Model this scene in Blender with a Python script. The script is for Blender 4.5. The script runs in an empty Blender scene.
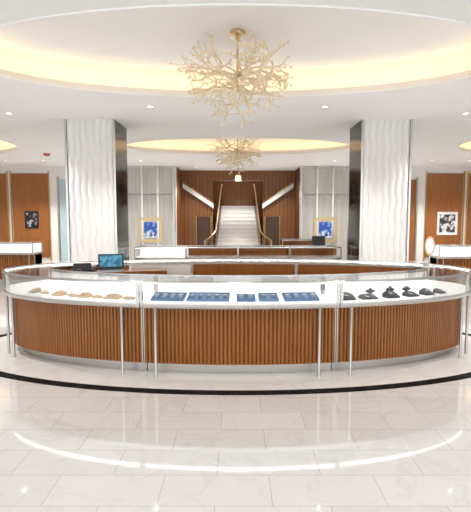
import bpy, bmesh, math, random
from mathutils import Vector, Matrix
random.seed(7)
S=bpy.context.scene
col=S.collection
pi=math.pi
# ---------------------------------------------------------------- materials
def newmat(name):
    m=bpy.data.materials.new(name); m.use_nodes=True
    nt=m.node_tree; b=nt.nodes['Principled BSDF']
    return m,nt,b
def pm(name,c,rough=.5,metal=0,emis=None,es=0,spec=None,bump=0,bscale=50):
    m,nt,b=newmat(name)
    b.inputs['Roughness'].default_value=rough; b.inputs['Metallic'].default_value=metal
    n=nt.nodes.new('ShaderNodeTexNoise'); n.inputs['Scale'].default_value=bscale
    tc=nt.nodes.new('ShaderNodeTexCoord'); nt.links.new(tc.outputs['Object'],n.inputs['Vector'])
    mx=nt.nodes.new('ShaderNodeMixRGB'); mx.inputs[1].default_value=(c[0]*.95,c[1]*.95,c[2]*.95,1); mx.inputs[2].default_value=(*c,1)
    nt.links.new(n.outputs['Fac'],mx.inputs[0]); nt.links.new(mx.outputs[0],b.inputs['Base Color'])
    if spec is not None: b.inputs['Specular IOR Level'].default_value=spec
    if bump:
        bp=nt.nodes.new('ShaderNodeBump'); bp.inputs['Strength'].default_value=bump; bp.inputs['Distance'].default_value=.01
        nt.links.new(n.outputs['Fac'],bp.inputs['Height']); nt.links.new(bp.outputs[0],b.inputs['Normal'])
    if emis: b.inputs['Emission Color'].default_value=(*emis,1); b.inputs['Emission Strength'].default_value=es
    return m
def woodmat(name,c1,c2,rough=.35,stripe=0):
    m,nt,b=newmat(name)
    tc=nt.nodes.new('ShaderNodeTexCoord'); mp=nt.nodes.new('ShaderNodeMapping')
    mp.inputs['Scale'].default_value=(9,9,.8)
    nt.links.new(tc.outputs['Object'],mp.inputs[0])
    n=nt.nodes.new('ShaderNodeTexNoise'); n.inputs['Scale'].default_value=2.0; n.inputs['Detail'].default_value=5; n.inputs['Distortion'].default_value=.3
    nt.links.new(mp.outputs[0],n.inputs['Vector'])
    r=nt.nodes.new('ShaderNodeValToRGB'); r.color_ramp.elements[0].position=.25; r.color_ramp.elements[0].color=(*c1,1)
    r.color_ramp.elements[1].position=.75; r.color_ramp.elements[1].color=(*c2,1)
    nt.links.new(n.outputs['Fac'],r.inputs[0]); out=r.outputs[0]
    if stripe:
        sx=nt.nodes.new('ShaderNodeSeparateXYZ'); nt.links.new(tc.outputs['Object'],sx.inputs[0])
        w=nt.nodes.new('ShaderNodeMath'); w.operation='MULTIPLY'; w.inputs[1].default_value=1/stripe
        nt.links.new(sx.outputs[0],w.inputs[0])
        f=nt.nodes.new('ShaderNodeMath'); f.operation='FRACT'; nt.links.new(w.outputs[0],f.inputs[0])
        g=nt.nodes.new('ShaderNodeMath'); g.operation='LESS_THAN'; g.inputs[1].default_value=.15; nt.links.new(f.outputs[0],g.inputs[0])
        mx=nt.nodes.new('ShaderNodeMixRGB'); mx.blend_type='MIX'; mx.inputs[2].default_value=(c1[0]*.5,c1[1]*.5,c1[2]*.5,1)
        nt.links.new(g.outputs[0],mx.inputs[0]); nt.links.new(out,mx.inputs[1]); out=mx.outputs[0]
    nt.links.new(out,b.inputs['Base Color'])
    b.inputs['Roughness'].default_value=rough
    return m
def marble(name,base,vein,scale,rough,lo=.48,hi=.54,stretch=(1,1,1),spec=.5):
    m,nt,b=newmat(name)
    tc=nt.nodes.new('ShaderNodeTexCoord'); mp=nt.nodes.new('ShaderNodeMapping'); mp.inputs['Scale'].default_value=stretch
    nt.links.new(tc.outputs['Object'],mp.inputs[0])
    n=nt.nodes.new('ShaderNodeTexNoise'); n.inputs['Scale'].default_value=scale; n.inputs['Detail'].default_value=8; n.inputs['Distortion'].default_value=1.2
    nt.links.new(mp.outputs[0],n.inputs['Vector'])
    r=nt.nodes.new('ShaderNodeValToRGB'); e=r.color_ramp.elements
    e[0].position=lo; e[0].color=(*base,1); e[1].position=hi; e[1].color=(*base,1)
    k=r.color_ramp.elements.new((lo+hi)/2); k.color=(*vein,1)
    nt.links.new(n.outputs['Fac'],r.inputs[0]); nt.links.new(r.outputs[0],b.inputs['Base Color'])
    b.inputs['Roughness'].default_value=rough; b.inputs['Specular IOR Level'].default_value=spec
    return m
def glassmat(name,mul=.7,refl=.04):
    m=bpy.data.materials.new(name); m.use_nodes=True; nt=m.node_tree; nt.nodes.clear()
    o=nt.nodes.new('ShaderNodeOutputMaterial'); mix=nt.nodes.new('ShaderNodeMixShader')
    t=nt.nodes.new('ShaderNodeBsdfTransparent'); t.inputs[0].default_value=(1,1,1,1)
    g=nt.nodes.new('ShaderNodeBsdfGlossy'); g.inputs['Roughness'].default_value=.02
    lw=nt.nodes.new('ShaderNodeLayerWeight'); lw.inputs[0].default_value=.25
    ma=nt.nodes.new('ShaderNodeMath'); ma.operation='MULTIPLY_ADD'; ma.inputs[1].default_value=mul; ma.inputs[2].default_value=refl; ma.use_clamp=True
    nt.links.new(lw.outputs['Fresnel'],ma.inputs[0]); nt.links.new(ma.outputs[0],mix.inputs[0])
    nt.links.new(t.outputs[0],mix.inputs[1]); nt.links.new(g.outputs[0],mix.inputs[2]); nt.links.new(mix.outputs[0],o.inputs[0])
    return m
def emit(name,c,s):
    return pm(name,c,.5,0,c,s)

M={}
M['wood']=woodmat('walnut_flute',(.25,.088,.019),(.35,.130,.030),.16)
M['wallwood']=woodmat('walnut_panel',(.27,.094,.023),(.37,.134,.034),.3)
M['slat']=woodmat('walnut_slats',(.19,.07,.019),(.26,.10,.028),.4,stripe=.15)
M['darkwood']=pm('dark_doorway',(.06,.03,.018),.4)
M['ceil']=pm('ceiling_white',(.94,.934,.925),.7)
M['cove']=pm('cove_cream',(.93,.88,.80),.6)
M['led_warm']=emit('warm_led',(1,.75,.47),4.6)
M['led_white']=emit('white_led',(1,.98,.94),6)
M['metal']=pm('polished_nickel',(.62,.61,.59),.2,1)
M['brush']=pm('brushed_nickel',(.55,.54,.51),.32,1)
M['brass']=pm('warm_brass',(.62,.40,.16),.25,1)
M['gold']=pm('gold_leaf',(.68,.51,.28),.3,1)
M['coral']=pm('champagne_gilt',(.88,.77,.55),.4,.22)
M['whitepan']=pm('white_panel',(.86,.85,.835),.4)
M['plaster']=pm('cream_relief',(.88,.872,.855),.35)
M['deck_glow']=pm('white_leather_glow',(.86,.86,.85),.5,0,(1,1,1),.40)  # emission added to the leather in place of case lamp light
M['dmarble']=marble('dark_green_marble',(.006,.008,.009),(.12,.13,.125),2.0,.12,.48,.525,spec=.3)
M['bmarble']=marble('black_marble',(.004,.004,.005),(.05,.05,.055),22,.45,.5,.56,spec=.05)
M['pearl']=marble('pearl_marble',(.57,.555,.52),(.49,.475,.44),.8,.18,.40,.60,(5,5,.3))
M['stone']=marble('white_stone',(.88,.86,.82),(.80,.78,.74),1.5,.15)
M['glass']=glassmat('clear_glass',.5,.03)
M['topglass']=glassmat('case_top_glass',.45,.10)
M['blue']=pm('blue_suede',(.045,.14,.30),.6)
M['bluel']=pm('pale_blue_suede',(.15,.31,.48),.6)
M['black']=pm('black_velvet',(.015,.015,.02),.6)
M['tan']=pm('tan_suede',(.56,.41,.25),.6)
M['silver']=pm('silver_jewel',(.85,.86,.88),.1,1)
M['dark']=pm('black_plastic',(.015,.016,.02),.35)
M['bluedoor']=pm('pale_blue_glass_door',(.50,.62,.66),.15)
M['alu']=pm('aluminium',(.7,.7,.72),.3,1)
M['shade']=pm('lamp_cloth',(.9,.85,.7),.8,0,(1,.88,.66),.8)
M['paper']=pm('white_mat',(.85,.85,.85),.6)
def printmat(name,a,b_,sc,thr):
    m,nt,b=newmat(name)
    tc=nt.nodes.new('ShaderNodeTexCoord'); n=nt.nodes.new('ShaderNodeTexNoise'); n.inputs['Scale'].default_value=sc; n.inputs['Detail'].default_value=3
    nt.links.new(tc.outputs['Object'],n.inputs['Vector']); r=nt.nodes.new('ShaderNodeValToRGB')
    r.color_ramp.elements[0].position=thr-.04; r.color_ramp.elements[0].color=(*a,1); r.color_ramp.elements[1].position=thr+.04; r.color_ramp.elements[1].color=(*b_,1)
    nt.links.new(n.outputs['Fac'],r.inputs[0]); nt.links.new(r.outputs[0],b.inputs['Base Color']); b.inputs['Roughness'].default_value=.3
    return m
M['print1']=printmat('grey_print',(.04,.04,.04),(.7,.7,.7),5,.52)
M['print2']=printmat('dark_print',(.01,.01,.01),(.45,.45,.45),6,.56)
M['uiscreen']=printmat('laptop_screen',(.03,.20,.38),(.12,.50,.75),16,.5)
def floormat():
    m,nt,b=newmat('marble_tiles')
    tc=nt.nodes.new('ShaderNodeTexCoord')
    mp=nt.nodes.new('ShaderNodeMapping'); mp.inputs['Location'].default_value=(.13,.02,0)
    nt.links.new(tc.outputs['Object'],mp.inputs[0])
    br=nt.nodes.new('ShaderNodeTexBrick'); br.inputs['Scale'].default_value=1; br.inputs['Brick Width'].default_value=.66; br.inputs['Row Height'].default_value=.32
    br.inputs['Mortar Size'].default_value=.0024; br.inputs['Mortar Smooth'].default_value=.1; br.inputs['Bias'].default_value=0
    br.inputs['Color1'].default_value=(.76,.752,.738,1); br.inputs['Color2'].default_value=(.70,.692,.678,1); br.inputs['Mortar'].default_value=(.46,.45,.435,1)
    nt.links.new(mp.outputs[0],br.inputs['Vector'])
    n=nt.nodes.new('ShaderNodeTexNoise'); n.inputs['Scale'].default_value=2.2; n.inputs['Detail'].default_value=8; n.inputs['Distortion'].default_value=1.0
    nt.links.new(tc.outputs['Object'],n.inputs['Vector'])
    r=nt.nodes.new('ShaderNodeValToRGB'); e=r.color_ramp.elements; e[0].position=.47;e[0].color=(1,1,1,1);e[1].position=.53;e[1].color=(1,1,1,1)
    k=e.new(.5); k.color=(.93,.925,.92,1)
    nt.links.new(n.outputs['Fac'],r.inputs[0])
    mx=nt.nodes.new('ShaderNodeMixRGB'); mx.blend_type='MULTIPLY'; mx.inputs[0].default_value=1
    nt.links.new(br.outputs['Color'],mx.inputs[1]); nt.links.new(r.outputs[0],mx.inputs[2]); nt.links.new(mx.outputs[0],b.inputs['Base Color'])
    b.inputs['Roughness'].default_value=.06; b.inputs['IOR'].default_value=2.8
    return m
M['floor']=floormat()
# ---------------------------------------------------------------- mesh helpers
def mk(name,verts,faces,mat,parent=None,smooth=False,recalc=True,**kw):
    me=bpy.data.meshes.new(name); me.from_pydata([tuple(v) for v in verts],[],faces)
    if recalc:
        bm=bmesh.new(); bm.from_mesh(me); bmesh.ops.recalc_face_normals(bm,faces=bm.faces[:]); bm.to_mesh(me); bm.free()
    me.materials.append(mat)
    if smooth:
        me.shade_smooth()
        try: me.set_sharp_from_angle(angle=.7)
        except Exception: pass
    o=bpy.data.objects.new(name,me); col.objects.link(o)
    if parent: o.parent=parent
    for k,v in kw.items(): o[k]=v
    return o
def top(name,loc,label,cat,group=None,rot=0):
    e=bpy.data.objects.new(name,None); e.location=loc; e.rotation_euler=(0,0,rot); e.empty_display_size=.1
    e['label']=label; e['category']=cat
    if group: e['group']=group
    col.objects.link(e); return e
class G:
    def __init__(s): s.v=[]; s.f=[]
    def box(s,x0,x1,y0,y1,z0,z1,M4=None):
        b=len(s.v)
        for z in (z0,z1):
            for (x,y) in ((x0,y0),(x1,y0),(x1,y1),(x0,y1)):
                p=Vector((x,y,z)); s.v.append(M4@p if M4 else p)
        s.f+=[tuple(b+i for i in q) for q in ((0,3,2,1),(4,5,6,7),(0,1,5,4),(1,2,6,5),(2,3,7,6),(3,0,4,7))]; return s
    def tube(s,pts,rads,n=6):
        b=len(s.v); up=Vector((.13,.31,.94)).normalized(); N=len(pts)
        for i,p in enumerate(pts):
            p=Vector(p); d=(Vector(pts[min(i+1,N-1)])-Vector(pts[max(i-1,0)])).normalized()
            u=d.cross(up); 
            if u.length<.05: u=d.cross(Vector((1,0,0)))
            u.normalize(); w=d.cross(u); r=rads[i] if isinstance(rads,(list,tuple)) else rads
            for k in range(n):
                a=2*pi*k/n; s.v.append(p+u*math.cos(a)*r+w*math.sin(a)*r)
        for i in range(N-1):
            for k in range(n):
                s.f.append((b+i*n+k,b+i*n+(k+1)%n,b+(i+1)*n+(k+1)%n,b+(i+1)*n+k))
        s.f.append(tuple(b+k for k in range(n))[::-1]); s.f.append(tuple(b+(N-1)*n+k for k in range(n))); return s
    def lathe(s,prof,n=20,c=(0,0,0),sx=1,sy=1):
        b=len(s.v); c=Vector(c)
        for (r,z) in prof:
            for k in range(n):
                a=2*pi*k/n; s.v.append(c+Vector((r*math.cos(a)*sx,r*math.sin(a)*sy,z)))
        for i in range(len(prof)-1):
            for k in range(n):
                s.f.append((b+i*n+k,b+i*n+(k+1)%n,b+(i+1)*n+(k+1)%n,b+(i+1)*n+k))
        s.f.append(tuple(b+k for k in range(n))[::-1]); s.f.append(tuple(b+(len(prof)-1)*n+k for k in range(n))); return s
    def torus(s,c,R,r,n=20,m=6,axis='z',sx=1,sy=1):
        b=len(s.v); c=Vector(c)
        for i in range(n):
            a=2*pi*i/n
            for j in range(m):
                t=2*pi*j/m; rr=R+r*math.cos(t)
                p=(rr*math.cos(a)*sx,rr*math.sin(a)*sy,r*math.sin(t))
                if axis=='y': p=(p[0],p[2],p[1])
                if axis=='x': p=(p[2],p[0],p[1])
                s.v.append(c+Vector(p))
        for i in range(n):
            for j in range(m):
                s.f.append((b+i*m+j,b+((i+1)%n)*m+j,b+((i+1)%n)*m+(j+1)%m,b+i*m+(j+1)%m))
        return s
    def out(s,name,mat,parent=None,smooth=False,**kw): return mk(name,s.v,s.f,mat,parent,smooth,**kw)
def sweep(path,prof,cap=True,closed=True):
    g=G(); N=len(path); m=None
    for i,(p,n) in enumerate(path):
        pr=prof(i) if callable(prof) else prof
        m=len(pr)
        for (o,z) in pr: g.v.append(Vector((p[0]+n[0]*o,p[1]+n[1]*o,z)))
    for i in range(N-1):
        for j in range(m if closed else m-1):
            g.f.append((i*m+j,i*m+(j+1)%m,(i+1)*m+(j+1)%m,(i+1)*m+j))
    if cap and closed:
        g.f.append(tuple(range(m))[::-1]); g.f.append(tuple((N-1)*m+j for j in range(m)))
    return g
def ell(a,b,cx,cy,t0,t1,n):
    r=[]
    for i in range(n+1):
        t=math.radians(t0+(t1-t0)*i/n); c,s=math.cos(t),math.sin(t)
        nx,ny=-c/a,-s/b; L=math.hypot(nx,ny); r.append(((cx+a*c,cy+b*s),(nx/L,ny/L)))
    return r
def line(x0,x1,y,n): return [((x0+(x1-x0)*i/n,y),(0,1)) for i in range(n+1)]
def rect(o0,o1,z0,z1): return [(o0,z0),(o1,z0),(o1,z1),(o0,z1)]
# ---------------------------------------------------------------- room
CH=3.38
YB=16.9
YE=24.2
mk('floor',[(-9.5,-3,0),(9.5,-3,0),(9.5,YE,0),(-9.5,YE,0)],[(0,1,2,3)],M['floor'],recalc=False,kind='structure')
coves=[(0,5.56,3.1,1.54),(0,12.15,2.9,1.48),(-7.6,11.2,2.2,2.4),(7.6,11.2,2.2,2.4)]
bm=bmesh.new()
def loop(pts):
    vs=[bm.verts.new(p) for p in pts]
    for i in range(len(vs)): bm.edges.new((vs[i],vs[(i+1)%len(vs)]))
loop([(-9.5,-3,CH),(9.5,-3,CH),(9.5,YE,CH),(-9.5,YE,CH)])
NE=96
for (cx,cy,a,b) in coves:
    loop([(cx+a*math.cos(2*pi*i/NE),cy+b*math.sin(2*pi*i/NE),CH) for i in range(NE)])
bmesh.ops.triangle_fill(bm,use_beauty=True,use_dissolve=False,edges=bm.edges[:],normal=(0,0,1))
for f in bm.faces:
    if f.normal.z>0: f.normal_flip()
me=bpy.data.meshes.new('ceiling'); bm.to_mesh(me); bm.free(); me.materials.append(M['ceil'])
o=bpy.data.objects.new('ceiling',me); col.objects.link(o); o['kind']='structure'
ti=[0]
def trim(g,mat,smooth=False):
    ti[0]+=1; return g.out('trim_%d'%ti[0],mat,smooth=smooth,kind='structure')
for (cx,cy,a,b) in coves:
    path=ell(a,b,cx,cy,0,360,NE)
    prof=[(0,CH),(0,CH+.085),(-.02,CH+.085),(-.02,CH+.06),(-.22,CH+.06)]
    for k in range(0,11):
        an=k/10*pi/2; prof.append((-.27+.28*(1-math.cos(an)),CH+.08+.28*math.sin(an)))
    trim(sweep(path,prof,cap=False,closed=False),M['cove'],True)
    trim(sweep(path,rect(-.0,.03,CH-.015,CH+.01),cap=False),M['ceil'])
    trim(sweep(path,rect(-.13,-.05,CH+.062,CH+.072),cap=False),M['led_warm'])
    g=G()
    g.v=[Vector((p[0]+n[0]*.01,p[1]+n[1]*.01,CH+.36)) for (p,n) in path[:-1]]
    g.f=[tuple(range(NE))]
    trim(g,M['ceil'])
def wallbox(name,x0,x1,y0,y1,z0,z1,mat): return G().box(x0,x1,y0,y1,z0,z1).out(name,mat,kind='structure')
wallbox('wall_left',-9.6,-9.45,-3,YE,0,CH,M['whitepan'])
wallbox('wall_right',9.45,9.6,-3,YE,0,CH,M['whitepan'])
wallbox('wall_back_left',-9.45,-2.2,YB,YB+.2,0,CH,M['whitepan'])
wallbox('wall_back_right',2.25,9.45,YB,YB+.2,0,CH,M['whitepan'])
wallbox('wall_back',-9.45,9.45,YE,YE+.15,0,CH,M['slat'])
def panel(x0,x1,z0,z1,mat,y=YB,d=.04): trim(G().box(x0,x1,y-d,y,z0,z1),mat)
for s in (-1,1):
    xs=lambda p,q:(min(s*p,s*q),max(s*p,s*q))
    a_,b_=xs(6.75,8.02); panel(a_,b_,.12,3.12,M['wallwood'])
    a_,b_=xs(8.2,9.4); panel(a_,b_,.12,3.12,M['wallwood'])
    for e in (6.70,8.05,8.17):
        a_,b_=xs(e,e+.03); panel(a_,b_,0,3.2,M['brass'],d=.06)
    a_,b_=xs(5.95,6.35); panel(a_,b_,.0,2.9,M['bluedoor' if s<0 else 'wallwood'])
    a_,b_=xs(5.88,5.94); panel(a_,b_,.0,3.0,M['brush'],d=.07)
    a_,b_=xs(6.36,6.42); panel(a_,b_,.0,3.0,M['brush'],d=.07)
    for k in range(3):
        p=2.3+k*.56
        a_,b_=xs(p,p+.52); panel(a_,b_,0,2.35,M['pearl'],d=.05)
        panel(a_,b_,2.4,3.3,M['pearl'],d=.05)
    for k in range(4):
        p=2.26+k*.56; a_,b_=xs(p-.02,p+.045); panel(a_,b_,0,CH,M['metal'],d=.09)
    for k in range(3):
        for q in (.13,.26,.39):
            a_,b_=xs(2.3+k*.56+q,2.3+k*.56+q+.018); panel(a_,b_,0,3.3,M['brush'],d=.06)
YW=18.6
wallbox('wall_hall_left',-2.4,-2.2,YB+.2,YE,0,CH,M['slat'])
wallbox('wall_hall_right',2.25,2.45,YB+.2,YE,0,CH,M['slat'])
wallbox('wall_slat_left',-2.2,-.98,YW,YW+.2,0,CH,M['slat'])
wallbox('wall_slat_right',1.02,2.25,YW,YW+.2,0,CH,M['slat'])
wallbox('wall_slat_header',-.98,1.02,YW,YW+.2,3.0,CH,M['slat'])
for s in (-1,1):
    c=.02
    x0,x1=sorted((c+s*1.08,c+s*1.62)); panel(x0,x1,0,1.58,M['darkwood'],y=YW,d=.03)
    for e in (1.05,1.63):
        x0,x1=sorted((c+s*e,c+s*(e+.025))); panel(x0,x1,0,1.60,M['brass'],y=YW,d=.05)
# floor inlay ring
A,B,CY=2.89,1.26,5.86
trim(sweep(ell(3.42,1.67,0,CY,0,360,128),rect(0,.11,.0,.004),cap=False),M['bmarble'])
g=G(); g.v=[Vector((p[0],p[1],.002)) for (p,n) in ell(3.34,1.58,0,CY,0,360,128)[:-1]]; g.f=[tuple(range(128))]
M['inlay']=marble('pale_inlay_stone',(.83,.82,.80),(.77,.76,.74),1.2,.05)
trim(g,M['inlay'])
# ---------------------------------------------------------------- staircase
st=top('staircase',(0.02,YW+.3,0),'white stone staircase with gilded curved handrails','staircase')
n=13; rise=.16; run=.28
for i in range(n):
    G().box(-.93,.93,i*run,(i+1)*run+.02 if i<n-1 else 1.6+i*run,i*rise,(i+1)*rise-.03).out('riser',M['stone'],st)
    G().box(-.95,.95,i*run-.03,(i+1)*run,(i+1)*rise-.03,(i+1)*rise).out('tread',M['whitepan'],st)
G().box(-1.2,1.2,-1.4,-.03,0,.001).out('foot_slab',M['whitepan'],st)
for s in (-1,1):
    x=s*.88
    pts=[(x+s*.36*(1-k/9)**2,-1.3+k*.14,.70+.045*k) for k in range(9)]
    pts+=[(x-s*.01*k,k*run,1.0+(k+1)*rise) for k in range(0,n)]+[(x-s*.14,n*run+.3,n*rise+1.0)]
    G().tube(pts,.03,8).out('handrail',M['gold'],st,True)
    for k in range(n):
        G().tube([(x-s*.01*k,k*run+.14,(k+1)*rise),(x-s*.01*k,k*run+.14,(k+1)*rise+.95)],.008,6).out('baluster',M['brass'],st,True)
    for k in range(1,8,2):
        G().tube([(pts[k][0],pts[k][1],.001),pts[k]],.008,6).out('baluster',M['brass'],st,True)
    G().lathe([(.06,0),(.06,.04),(.03,.08),(.028,.5),(.04,.67),(.025,.72)],12,(x+s*.36,-1.3,.001)).out('newel',M['gold'],st,True)
for s in (-1,1):
    f=top('upper_flight',(0.02+s*.95,YW-.1,1.90),'white stringer of a side flight rising along slatted walnut','staircase flight')
    L=1.2; g=G()
    P=[(0,0),(s*L,.80),(s*L,.98),(0,.18)]
    for y in (-.1,.0):
        for (x,z) in P: g.v.append(Vector((x,y,z)))
    g.f=[(0,1,2,3),(7,6,5,4)]+[(i,(i+1)%4,(i+1)%4+4,i+4) for i in range(4)]
    g.out('stringer',M['stone'],f)
    G().tube([(0,-.05,.22),(s*L,-.05,1.02)],.022,6).out('handrail',M['brass'],f,True)
lp=top('hanging_lantern',(.02,15.6,CH),'small brass lantern with cream shade hanging from ceiling','lantern')
G().lathe([(.06,0),(.06,-.02),(.012,-.03),(.012,-.42)],12).out('rod',M['brass'],lp,True)
G().lathe([(.02,-.40),(.09,-.43),(.09,-.44)],16).out('cap',M['brass'],lp,True)
G().lathe([(.09,-.441),(.11,-.62)],20).out('lamp_shade',M['shade'],lp,True)
# ---------------------------------------------------------------- columns
def column(cx,label):
    e=top('column',(cx,8.7,0),label,'column'); w=.455; d=.95
    G().box(-w+.03,w-.03,.04,d-.04,0,CH).out('core',M['whitepan'],e)
    for s in (-1,1):
        x0,x1=sorted((s*(w-.03),s*w))
        for k in range(3):
            G().box(x0,x1,.03,d-.03,k*1.127+.002,(k+1)*1.127-.002).out('marble_slab',M['dmarble'],e)
        x0,x1=sorted((s*(w-.03),s*(w+.004)))
        G().box(x0,x1,0,.03,0,CH).out('edge_strip',M['metal'],e)
        G().box(x0,x1,d-.03,d,0,CH).out('edge_strip',M['metal'],e)
    for (ya,ys) in ((.04,1),(d-.04,-1)):
        g=G(); nx,nz=140,150; W=w-.035
        for j in range(nz+1):
            z=.0+CH*j/nz
            for i in range(nx+1):
                x=-W+2*W*i/nx
                ph=x*8.33+.5+.10*math.sin(2*pi*z/.5)
                f=abs(math.sin(pi*ph))**.8; g.v.append(Vector((x,ya-ys*(.002+.034*f),z)))
        for j in range(nz):
            for i in range(nx):
                q=j*(nx+1)+i; g.f.append((q,q+1,q+nx+2,q+nx+1))
        g.out('fluted_panel',M['plaster'],e,True)
    return e
column(-2.69,'square column with rippled white panel and dark marble sides')
column(2.72,'square column with rippled white panel and dark marble sides')
# ---------------------------------------------------------------- display counters
def counter(pathf,label,group,nfl,back='white',origin=(0,0,0),legs=(.09,.91),detail=32,lit=True):
    ox,oy,oz=origin
    def P(n): return [((p[0]-ox,p[1]-oy),nn) for (p,nn) in pathf(n)]
    e=top('display_counter',origin,label,'display counter',group)
    per=8; path=P(nfl*per)
    def prof(i):
        u=(i%per)/per; f=math.sin(pi*u)**.7 if u>0 else 0
        return rect(.114-.024*f,.50,.12,.715)
    sweep(path,prof).out('fluted_body',M['wood'],e,True)
    p=P(detail)
    sweep(p,rect(.2,.48,0,.12)).out('plinth',M['brush'],e,True)
    sweep(p,[(-.0,.728),(.0,.76),(.55,.76),(.55,.715),(.01,.715)]).out('case_frame',M['metal'],e,True)
    sweep(p,rect(.02,.53,.761,.768)).out('display_deck',M['deck_glow'] if lit else M['whitepan'],e,True)
    sweep(p,rect(.006,.012,.761,.966)).out('front_glass',M['glass'],e,True)
    sweep(p,rect(.018,.53,.978,.986)).out('top_glass',M['topglass'],e,True)
    sweep(p,[(.0,.966),(.0,.985),(.004,.99),(.034,.99),(.034,.966)]).out('top_rim',M['metal'],e,True)
    sweep(p,rect(.51,.55,.965,.99)).out('rear_rim',M['metal'],e,True)
    sweep(p,rect(.53,.545,.761,.968)).out('rear_door',M['whitepan'] if back=='white' else M['wood'],e,True)
    sweep(p,rect(.52,.528,.768,.965)).out('case_lining',M['deck_glow'] if lit else M['wood'],e,True)
    if lit: sweep(p,rect(.036,.050,.960,.974)).out('light_strip',M['led_white'],e,True)
    q=P(400)
    for idx in (0,400):
        s=slice(0,6) if idx==0 else slice(-6,None)
        for (o0,o1) in ((-.004,.03),(.52,.552)):
            sweep(q[s],rect(o0,o1,.761,.988)).out('corner_post',M['metal'],e)
        s=slice(0,3) if idx==0 else slice(-3,None)
        sweep(q[s],rect(.088,.5,.12,.715)).out('end_strip',M['brush'],e)
    for f in legs:
        (pp,nn)=q[int(f*400)]; x=pp[0]+nn[0]*.03; y=pp[1]+nn[1]*.03
        G().lathe([(.018,0),(.018,.006),(.015,.01),(.015,.70),(.02,.715)],12,(x,y,.0022)).out('leg',M['brush'],e,True)
    return e
RG='oval ring of jewellery counters'
def ring(t0,t1,label,nfl,back='white',legs=(.09,.91)):
    g=.1
    return counter(lambda n:ell(A,B,0,CY,t0+g,t1-g,n),label,RG,nfl,back,(0,CY,0),legs)
ring(-110,-69,'curved fluted walnut counter, lit glass case with blue trays',48,legs=(.075,.90))
ring(-158,-110,'curved fluted walnut counter, lit glass case with gold jewellery',54,legs=(.06,.91))
ring(-69,-22,'curved fluted walnut counter, lit glass case with black necklace stands',54,legs=(.06,.92))
ring(-202,-158,'curved fluted walnut counter at the narrow end of the oval',30)
ring(-22,22,'curved fluted walnut counter with oval mirror standing on it',30)
ring(22,72,'curved fluted walnut counter with walnut inner doors',40,'wood')
ring(72,104,'curved fluted walnut counter with walnut inner doors',28,'wood')
ring(104,124,'curved fluted walnut counter with white inner doors',18)
ring(124,158,'curved fluted walnut counter beside the service desk',30,'wood')
BG='straight counters between the columns'
def straight(x0,x1,y,label,group,back='white',lit=True):
    cx=(x0+x1)/2
    counter(lambda n:line(x0+.005,x1-.005,y,n),label,group,int((x1-x0)/.06),back,(cx,y,0),detail=2,lit=lit)
for k in range(4):
    straight(-2.15+k*1.08,-2.15+(k+1)*1.08,9.75,'straight glass topped walnut counter between two columns',BG,lit=(k==0))
for k in range(2): straight(-7.2+k*1.2,-6+k*1.2,11,'straight lit counter by the walnut wall',"side hall counters")
for k in range(2): straight(4.3+k*1.2,5.5+k*1.2,10,'straight lit counter by the walnut wall',"side hall counters")
straight(1.2,2.3,12.6,'straight counter before the stair hall',"rear hall counters",lit=False)
DK=(0,CY,0)
d=top('service_desk',DK,'low curved walnut desk with walnut top inside the counter ring','desk')
dp=[((p[0],p[1]-CY),nn) for (p,nn) in ell(A,B,0,CY,112,150,30)]
sweep(dp,rect(.60,.90,.08,.90)).out('body',M['wood'],d,True)
sweep(dp,rect(.58,.92,.90,.925)).out('desktop',M['wood'],d,True)
sweep(dp,rect(.63,.87,.003,.08)).out('plinth',M['dark'],d,True)
def laptop(x,y,z,rot,scr,label,w=.3):
    e=top('laptop',(x,y,z),label,'laptop',rot=rot); w2=w/2
    G().box(-w2,w2,-.1,.1,0,.014).out('keyboard_base',M['alu'],e)
    G().box(-w2+.02,w2-.02,-.02,.08,.0145,.017).out('keys',M['dark'],e)
    R=Matrix.Translation((0,.1,.014))@Matrix.Rotation(math.radians(-14),4,'X')
    G().box(-w2,w2,0,.008,0,.2,R).out('lid',M['dark'],e)
    G().box(-w2+.022,w2-.022,-.003,-.0005,.03,.182,R).out('screen',scr,e)
    return e
def onring(t,o):
    (p,n)=ell(A,B,0,CY,t,t+1,1)[0]; return p[0]+n[0]*o,p[1]+n[1]*o,math.atan2(n[1],n[0])-pi/2
x,y,r=onring(132,.77); laptop(x,y,.926,.2,M['uiscreen'],'open laptop with blue patterned screen',.33)
x,y,r=onring(145,.74)
e=top('card_terminal',(x,y,.926),'low black payment terminal on the service desk','card terminal',rot=.4)
G().box(-.13,.13,-.06,.06,0,.04).out('body',M['dark'],e)
R=Matrix.Translation((0,-.02,.035))@Matrix.Rotation(math.radians(45),4,'X')
G().box(-.11,.11,-.03,.09,0,.02,R).out('tilted_screen',M['dark'],e)
G().box(-.08,-.02,-.055,-.04,.0401,.045).out('keypad',M['brush'],e)
laptop(1.75,10.0,.99,0,M['dark'],'small open laptop with dark screen',.28)
def mirror(x,y,z,label):
    e=top('tabletop_mirror',(x,y,z),label,'mirror')
    G().lathe([(.075,0),(.075,.012),(.02,.03),(.01,.05),(.01,.14)],18).out('stand',M['metal'],e,True)
    G().torus((0,0,.26),.060,.009,28,8,'y',1,1.8).out('frame',M['gold'],e,True)
    g=G(); n=28
    for s in (-.003,.003):
        for k in range(n): a=2*pi*k/n; g.v.append(Vector((.058*math.cos(a),s,.26+.106*math.sin(a))))
    g.f=[tuple(range(n)),tuple(range(n,2*n))[::-1]]+[(k,(k+1)%n,n+(k+1)%n,n+k) for k in range(n)]
    g.out('mirror_glass',M['alu'],e)
x,y,r=onring(20,.27)
mirror(x,y,.988,'oval silver tabletop mirror with thin gilt frame')
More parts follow.
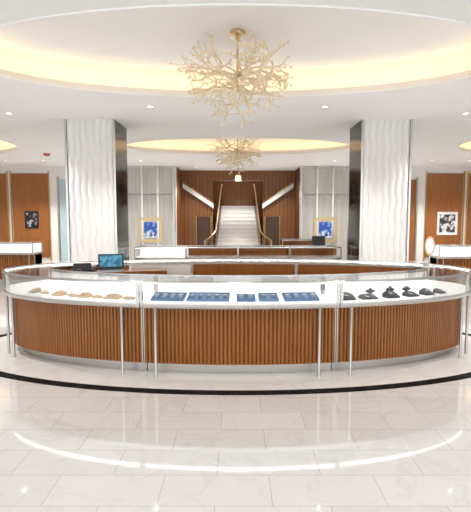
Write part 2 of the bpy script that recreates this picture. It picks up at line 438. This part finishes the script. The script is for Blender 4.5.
# ---------------------------------------------------------------- jewellery
def tray(x,w,kind,dp=.18,tilt=11):
    t=-90+math.degrees(math.asin(x/A)); px,py,r=onring(t,.2)
    e=top('jewelry_tray',(px,py,.769),'blue suede jewellery tray with small silver pieces','jewelry tray','blue trays in the centre case',rot=r)
    R=Matrix.Translation((0,-.07,0))@Matrix.Rotation(math.radians(tilt),4,'X'); m=M['blue'] if kind else M['bluel']
    w2=w/2
    G().box(-w2,w2,0,dp,0,.012,R).out('tray_base',m,e)
    g=G()
    for b in ((-w2,w2,0,.008),(-w2,w2,dp-.008,dp),(-w2,-w2+.008,.008,dp-.008),(w2-.008,w2,.008,dp-.008)): g.box(*b,.012,.02,R)
    g.out('tray_rim',M['blue'],e)
    G().box(-w2+.02,w2-.02,.075,.085,0.0,.02).out('easel_foot',m,e)
    k=max(2,int(w/.085))
    for i in range(k):
        cx=-w2+w*(i+.5)/k; c=R@Vector((cx,.095,.035))
        G().box(cx-.022,cx+.022,.045,.14,.0125,.028,R).out('pad',M['bluel'] if kind else M['blue'],e)
        G().torus(c,.018,.004,14,5).out('ring',M['silver'],e,True)
tray(-.74,.34,1,.19,13); tray(-.31,.43,0,.2,13); tray(.09,.19,1,.17,12); tray(.33,.20,0,.18,14); tray(.68,.36,1,.19,13)
def bust(t,h,mat,label,grp,wd=1,o=.24):
    x,y,r=onring(t,o)
    e=top('necklace_stand',(x,y,.769),label,'necklace stand',grp,rot=r)
    prof=[(.045,0),(.045,.008),(.02,.014),(.018,.03*h/.12),(.055,.055*h/.12),(.062,.075*h/.12),(.035,.095*h/.12),(.018,.105*h/.12),(.016,h)]
    G().lathe(prof,18,(0,0,0),wd,.55).out('bust',mat,e,True)
    G().torus((0,-.012,h*.62),.034,.004,20,5,'y',wd,.8*h/.12).out('necklace',M['silver'],e,True)
def cushion(t,mat,jm,label,grp,s=1,o=.22,sx=1.2):
    x,y,r=onring(t,o)
    e=top('jewelry_cushion',(x,y,.769),label,'jewelry display',grp,rot=r)
    G().lathe([(.05*s,0),(.06*s,.006),(.06*s,.014),(.045*s,.022),(.02*s,.024)],18,(0,0,0),sx,.8).out('cushion',mat,e,True)
    G().torus((0,0,.036),.022*s,.005,18,6,'y',1,.5).out('bracelet',jm,e,True)
def ramp(t,w,grp,h=1,o=.16,mat='black',jm='silver',label='low wide black velvet ramp with silver necklace'):
    x,y,r=onring(t,o)
    e=top('necklace_ramp',(x,y,.769),label,'necklace display',grp,rot=r)
    g=G(); P=[(-.06,.0),(.06,.0),(.06,.052*h),(.045,.06*h),(-.06,.02*h)]
    for k in range(9):
        u=-1+2*k/8; sc_=1-.35*u*u
        for (yy,zz) in P: g.v.append(Vector((u*w/2,yy*(.7+.3*sc_),zz*sc_)))
    for k in range(8):
        for j in range(5): g.f.append((k*5+j,k*5+(j+1)%5,(k+1)*5+(j+1)%5,(k+1)*5+j))
    g.f+=[tuple(range(5))[::-1],tuple(40+j for j in range(5))]
    g.out('ramp',M[mat],e,True)
    g=G(); g.torus((0,0,0),w*.26,.004,22,5,'z',1,.55)
    RR=Matrix.Translation((0,-.01,.046*h))@Matrix.Rotation(math.radians(20),4,'X'); g.v=[RR@v for v in g.v]
    g.out('necklace',M[jm],e,True)
RGr='black jewellery stands in the case'
for t,w,h in ((-66,.16,1.2),(-60.5,.18,.8),(-54,.15,1.2),(-47.4,.15,.8),(-41,.13,1.1),(-34.5,.10,.8)): ramp(t,w,RGr,h)
for t,h,w in ((-57.2,.075,1),(-50.6,.085,.9),(-44.1,.075,1)): bust(t,h,M['black'],'black velvet necklace bust with silver chain',RGr,w,.36)
LG='tan jewellery pads in the case'
for t,s in ((-114,1.0),(-122.3,.9),(-130,.9),(-141,.8)): cushion(t,M['tan'],M['gold'],'small tan suede pad with gold bangle',LG,s,.18)
for t,w in ((-118.2,.17),(-126.2,.13),(-135,.14),(-147,.1)): ramp(t,w,LG,.8,.18,'tan','gold','low tan suede ramp with gold necklace')
# ---------------------------------------------------------------- framed things
def framed(name,x,z,w,h,fm,im,label,cat,mat=None,y=YB-.045,ft=.03):
    e=top(name,(x,y,z),label,cat); w2,h2=w/2,h/2
    g=G(); g.box(-w2,w2,-.03,0,-h2,-h2+ft).box(-w2,w2,-.03,0,h2-ft,h2).box(-w2,-w2+ft,-.03,0,-h2+ft,h2-ft).box(w2-ft,w2,-.03,0,-h2+ft,h2-ft)
    g.out('frame',fm,e)
    G().box(-w2+ft,w2-ft,-.012,0,-h2+ft,h2-ft).out('mat_board' if mat else 'backing',mat or im,e)
    if mat and im:
        k=.22; G().box(-w2*(1-k),w2*(1-k),-.014,-.0125,-h2*(1-k),h2*(1-k)).out('print',im,e)
    return e
framed('picture',-7.35,1.48,.48,.62,M['dark'],M['print2'],'small dark photograph in black frame on walnut','picture',M['dark'])
framed('picture',7.5,1.35,.72,.82,M['paper'],M['print1'],'black and white photograph with white mat on walnut','picture',M['paper'])
M['bluemix']=printmat('blue_vitrine',(.02,.09,.42),(.45,.62,.8),4,.56)
for x in (-3.1,3.15):
    e=framed('wall_showcase',x,1.12,.84,.88,M['gold'],None,'gold framed wall showcase with blue panel inside','showcase',M['pearl'],y=YB-.065,ft=.1)
    G().box(-.24,.24,-.02,-.0145,-.26,.28).out('blue_panel',M['bluemix'],e)
    G().box(-.2,.2,-.12,-.021,-.27,-.25).out('shelf',M['paper'],e)
    for xx in (-.1,.09):
        G().lathe([(.05,-.25),(.05,-.235),(.02,-.22),(.02,-.16),(.045,-.13),(.02,-.10)],12,(xx,-.07,0)).out('ring_stand',M['paper'],e,True)
# ---------------------------------------------------------------- chandeliers
def chandelier(loc):
    e=top('chandelier',loc,'champagne gilt coral branch chandelier with tiny blossoms','chandelier','coral chandeliers')
    rnd=random.Random(5)
    G().lathe([(.075,0),(.09,-.015),(.09,-.03),(.05,-.045),(.022,-.06),(.022,-.09),(.035,-.10),(.015,-.12)],24).out('canopy',M['gold'],e,True)
    G().lathe([(.013,-.11),(.013,-.66)],8).out('stem',M['gold'],e,True)
    g=G(); tips=[]
    c=Vector((0,0,-.60))
    def grow(p,d,L,r,lev):
        pts=[p];q=p.copy();dd=d.copy()
        for k in range(3):
            dd=(dd+Vector([rnd.uniform(-.34,.34),rnd.uniform(-.34,.34),rnd.uniform(-.3,.3)])).normalized()
            q=q+dd*L/3; pts.append(q.copy())
            if lev>=1 and k==1: tips.append((q+Vector([rnd.uniform(-.015,.015) for _ in range(3)]),.75))
        g.tube(pts,[r,r*.94,r*.88,r*.84],6)
        if lev==3: tips.append((q,1)); return
        nb=(3,2,2)[lev]
        base=rnd.uniform(0,2*pi)
        for i in range(nb):
            u=dd.orthogonal().normalized(); u=Matrix.Rotation(base+2*pi*i/nb,3,dd)@u
            nd=(dd+u*rnd.uniform(.6,1.0)).normalized()
            grow(q,nd,L*rnd.uniform(.68,.98),r*.82,lev+1)
    N=19
    for i in range(N):
        a=i*2.399963; zz=(1-2*(i+.5)/N)*.8
        rr=math.sqrt(1-zz*zz); d=Vector((rr*math.cos(a),rr*math.sin(a),zz)).normalized()
        hub=c+Vector((rnd.uniform(-.04,.04),rnd.uniform(-.04,.04),rnd.uniform(-.10,.20)))
        mid=hub+d*rnd.uniform(.04,.12)
        g.tube([Vector((0,0,hub.z)),hub,mid],[.016,.016,.0155],6)
        grow(mid,(d+Vector((rnd.uniform(-.3,.3),rnd.uniform(-.3,.3),rnd.uniform(-.3,.3)))).normalized(),.2*rnd.uniform(.85,1.2),.0155,0)
    R_=sorted(math.hypot(v.x,v.y) for v in g.v); k=.62/R_[int(len(R_)*.97)]
    def sc(v):
        w=v-c; return c+Vector((w.x*k,w.y*k,w.z*k*.72))
    g.v=[sc(v) for v in g.v]
    g.out('branches',M['coral'],e,True)
    h=G()
    for (q,s) in tips:
        q=sc(q)
        for j in range(2 if s==1 else 1):
            o=Vector([rnd.uniform(-.012,.012) for _ in range(3)]); r=.013*s+rnd.uniform(0,.004)
            nrm=Vector([rnd.uniform(-1,1) for _ in range(3)]).normalized(); u=nrm.orthogonal().normalized(); w=nrm.cross(u)
            b=len(h.v); cc=q+o
            for m in range(6): a=m*pi/3; h.v.append(cc+(u*math.cos(a)+w*math.sin(a))*r)
            h.v+= [cc+nrm*r*.6,cc-nrm*r*.6]
            for m in range(6): h.f+=[(b+m,b+(m+1)%6,b+6),(b+(m+1)%6,b+m,b+7)]
    h.out('blossoms',M['coral'],e,False,kind='stuff')
    return e
c1=chandelier((0,5.56,CH+.36))
c2=bpy.data.objects.new('chandelier',None); col.objects.link(c2)
c2.location=(0,12.1,CH+.36)
for k in c1.keys(): c2[k]=c1[k]
for ch in list(c1.children):
    cc=ch.copy(); col.objects.link(cc); cc.parent=c2
# ---------------------------------------------------------------- ceiling fittings
def downlight(x,y,power,z=CH,blend=.6,size=2.0):
    e=top('downlight',(x,y,z),'round recessed ceiling downlight with white rim, placed to light the room','downlight','recessed ceiling downlights')
    G().torus((0,0,-.002),.045,.007,20,6).out('rim',M['whitepan'],e,True)
    G().lathe([(.038,-.006),(.038,0)],16).out('lamp',M['led_white'],e,True)
    l=bpy.data.lights.new('downlight_beam','SPOT'); l.energy=power; l.spot_size=size; l.spot_blend=blend; l.shadow_soft_size=.06; l.color=(1,.965,.93)
    o=bpy.data.objects.new('downlight_beam',l); o.location=(0,0,-.03); o.parent=e; col.objects.link(o)
for (x,y,p) in ((-2.4,3.2,95),(0,2.7,60),(2.4,3.2,95),(-3.9,5.6,185),(3.9,5.6,185),(-3.9,8.2,195),(3.9,8.2,195),(-1.4,7.7,195),(1.4,7.7,195),(-4.2,1.0,70),(4.2,1.0,70),(0,0.3,55),(-5.3,8.9,130),(5.3,8.3,110)):  # lamp spread added to light the room; last pair brightens side counters
    downlight(x,y,p)
for (x,y,p) in ((-7.4,15.2,230),(-6.2,15.2,230),(7.4,15.2,230),(6.2,15.2,230),(-3.1,15.2,210),(3.1,15.2,210),(-1.5,17.3,200),(1.5,17.3,200),(0,17.0,190),(0,20.5,230),(0,22.9,180),(-4.2,14,220),(4.2,14,220)):  # rear lamps added to brighten the back walls and stair hall
    downlight(x,y,p)
for (x,y) in ((-4.05,7.0),):
    e=top('ceiling_speaker',(x,y,CH),'round grey speaker grille flush in the ceiling','speaker')
    G().lathe([(.14,-.012),(.15,-.006),(.15,0)],24).out('grille',M['brush'],e,True)
e=top('ceiling_fitting',(-5.4,13.5,CH),'small red fitting on ceiling','smoke detector')  # plain red housing stands in for a small unidentified red object
G().lathe([(.04,-.07),(.09,-.05),(.1,0)],16).out('housing',pm('red_plastic',(.6,.08,.05),.4),e,True)
# ---------------------------------------------------------------- world + camera
w=bpy.data.worlds.new('World'); S.world=w; w.use_nodes=True
w.node_tree.nodes['Background'].inputs[0].default_value=(.97,.98,1,1); w.node_tree.nodes['Background'].inputs[1].default_value=1.95
cam=bpy.data.cameras.new('camera'); co=bpy.data.objects.new('camera',cam); col.objects.link(co)
cam.sensor_fit='HORIZONTAL'; cam.sensor_width=36; cam.lens=35.92; cam.shift_x=-2/471
co.location=(0,0,1.65); co.rotation_euler=(pi/2-math.atan(41/470),0,0)
cam.clip_start=.05
S.camera=co
S.view_settings.view_transform='Standard'
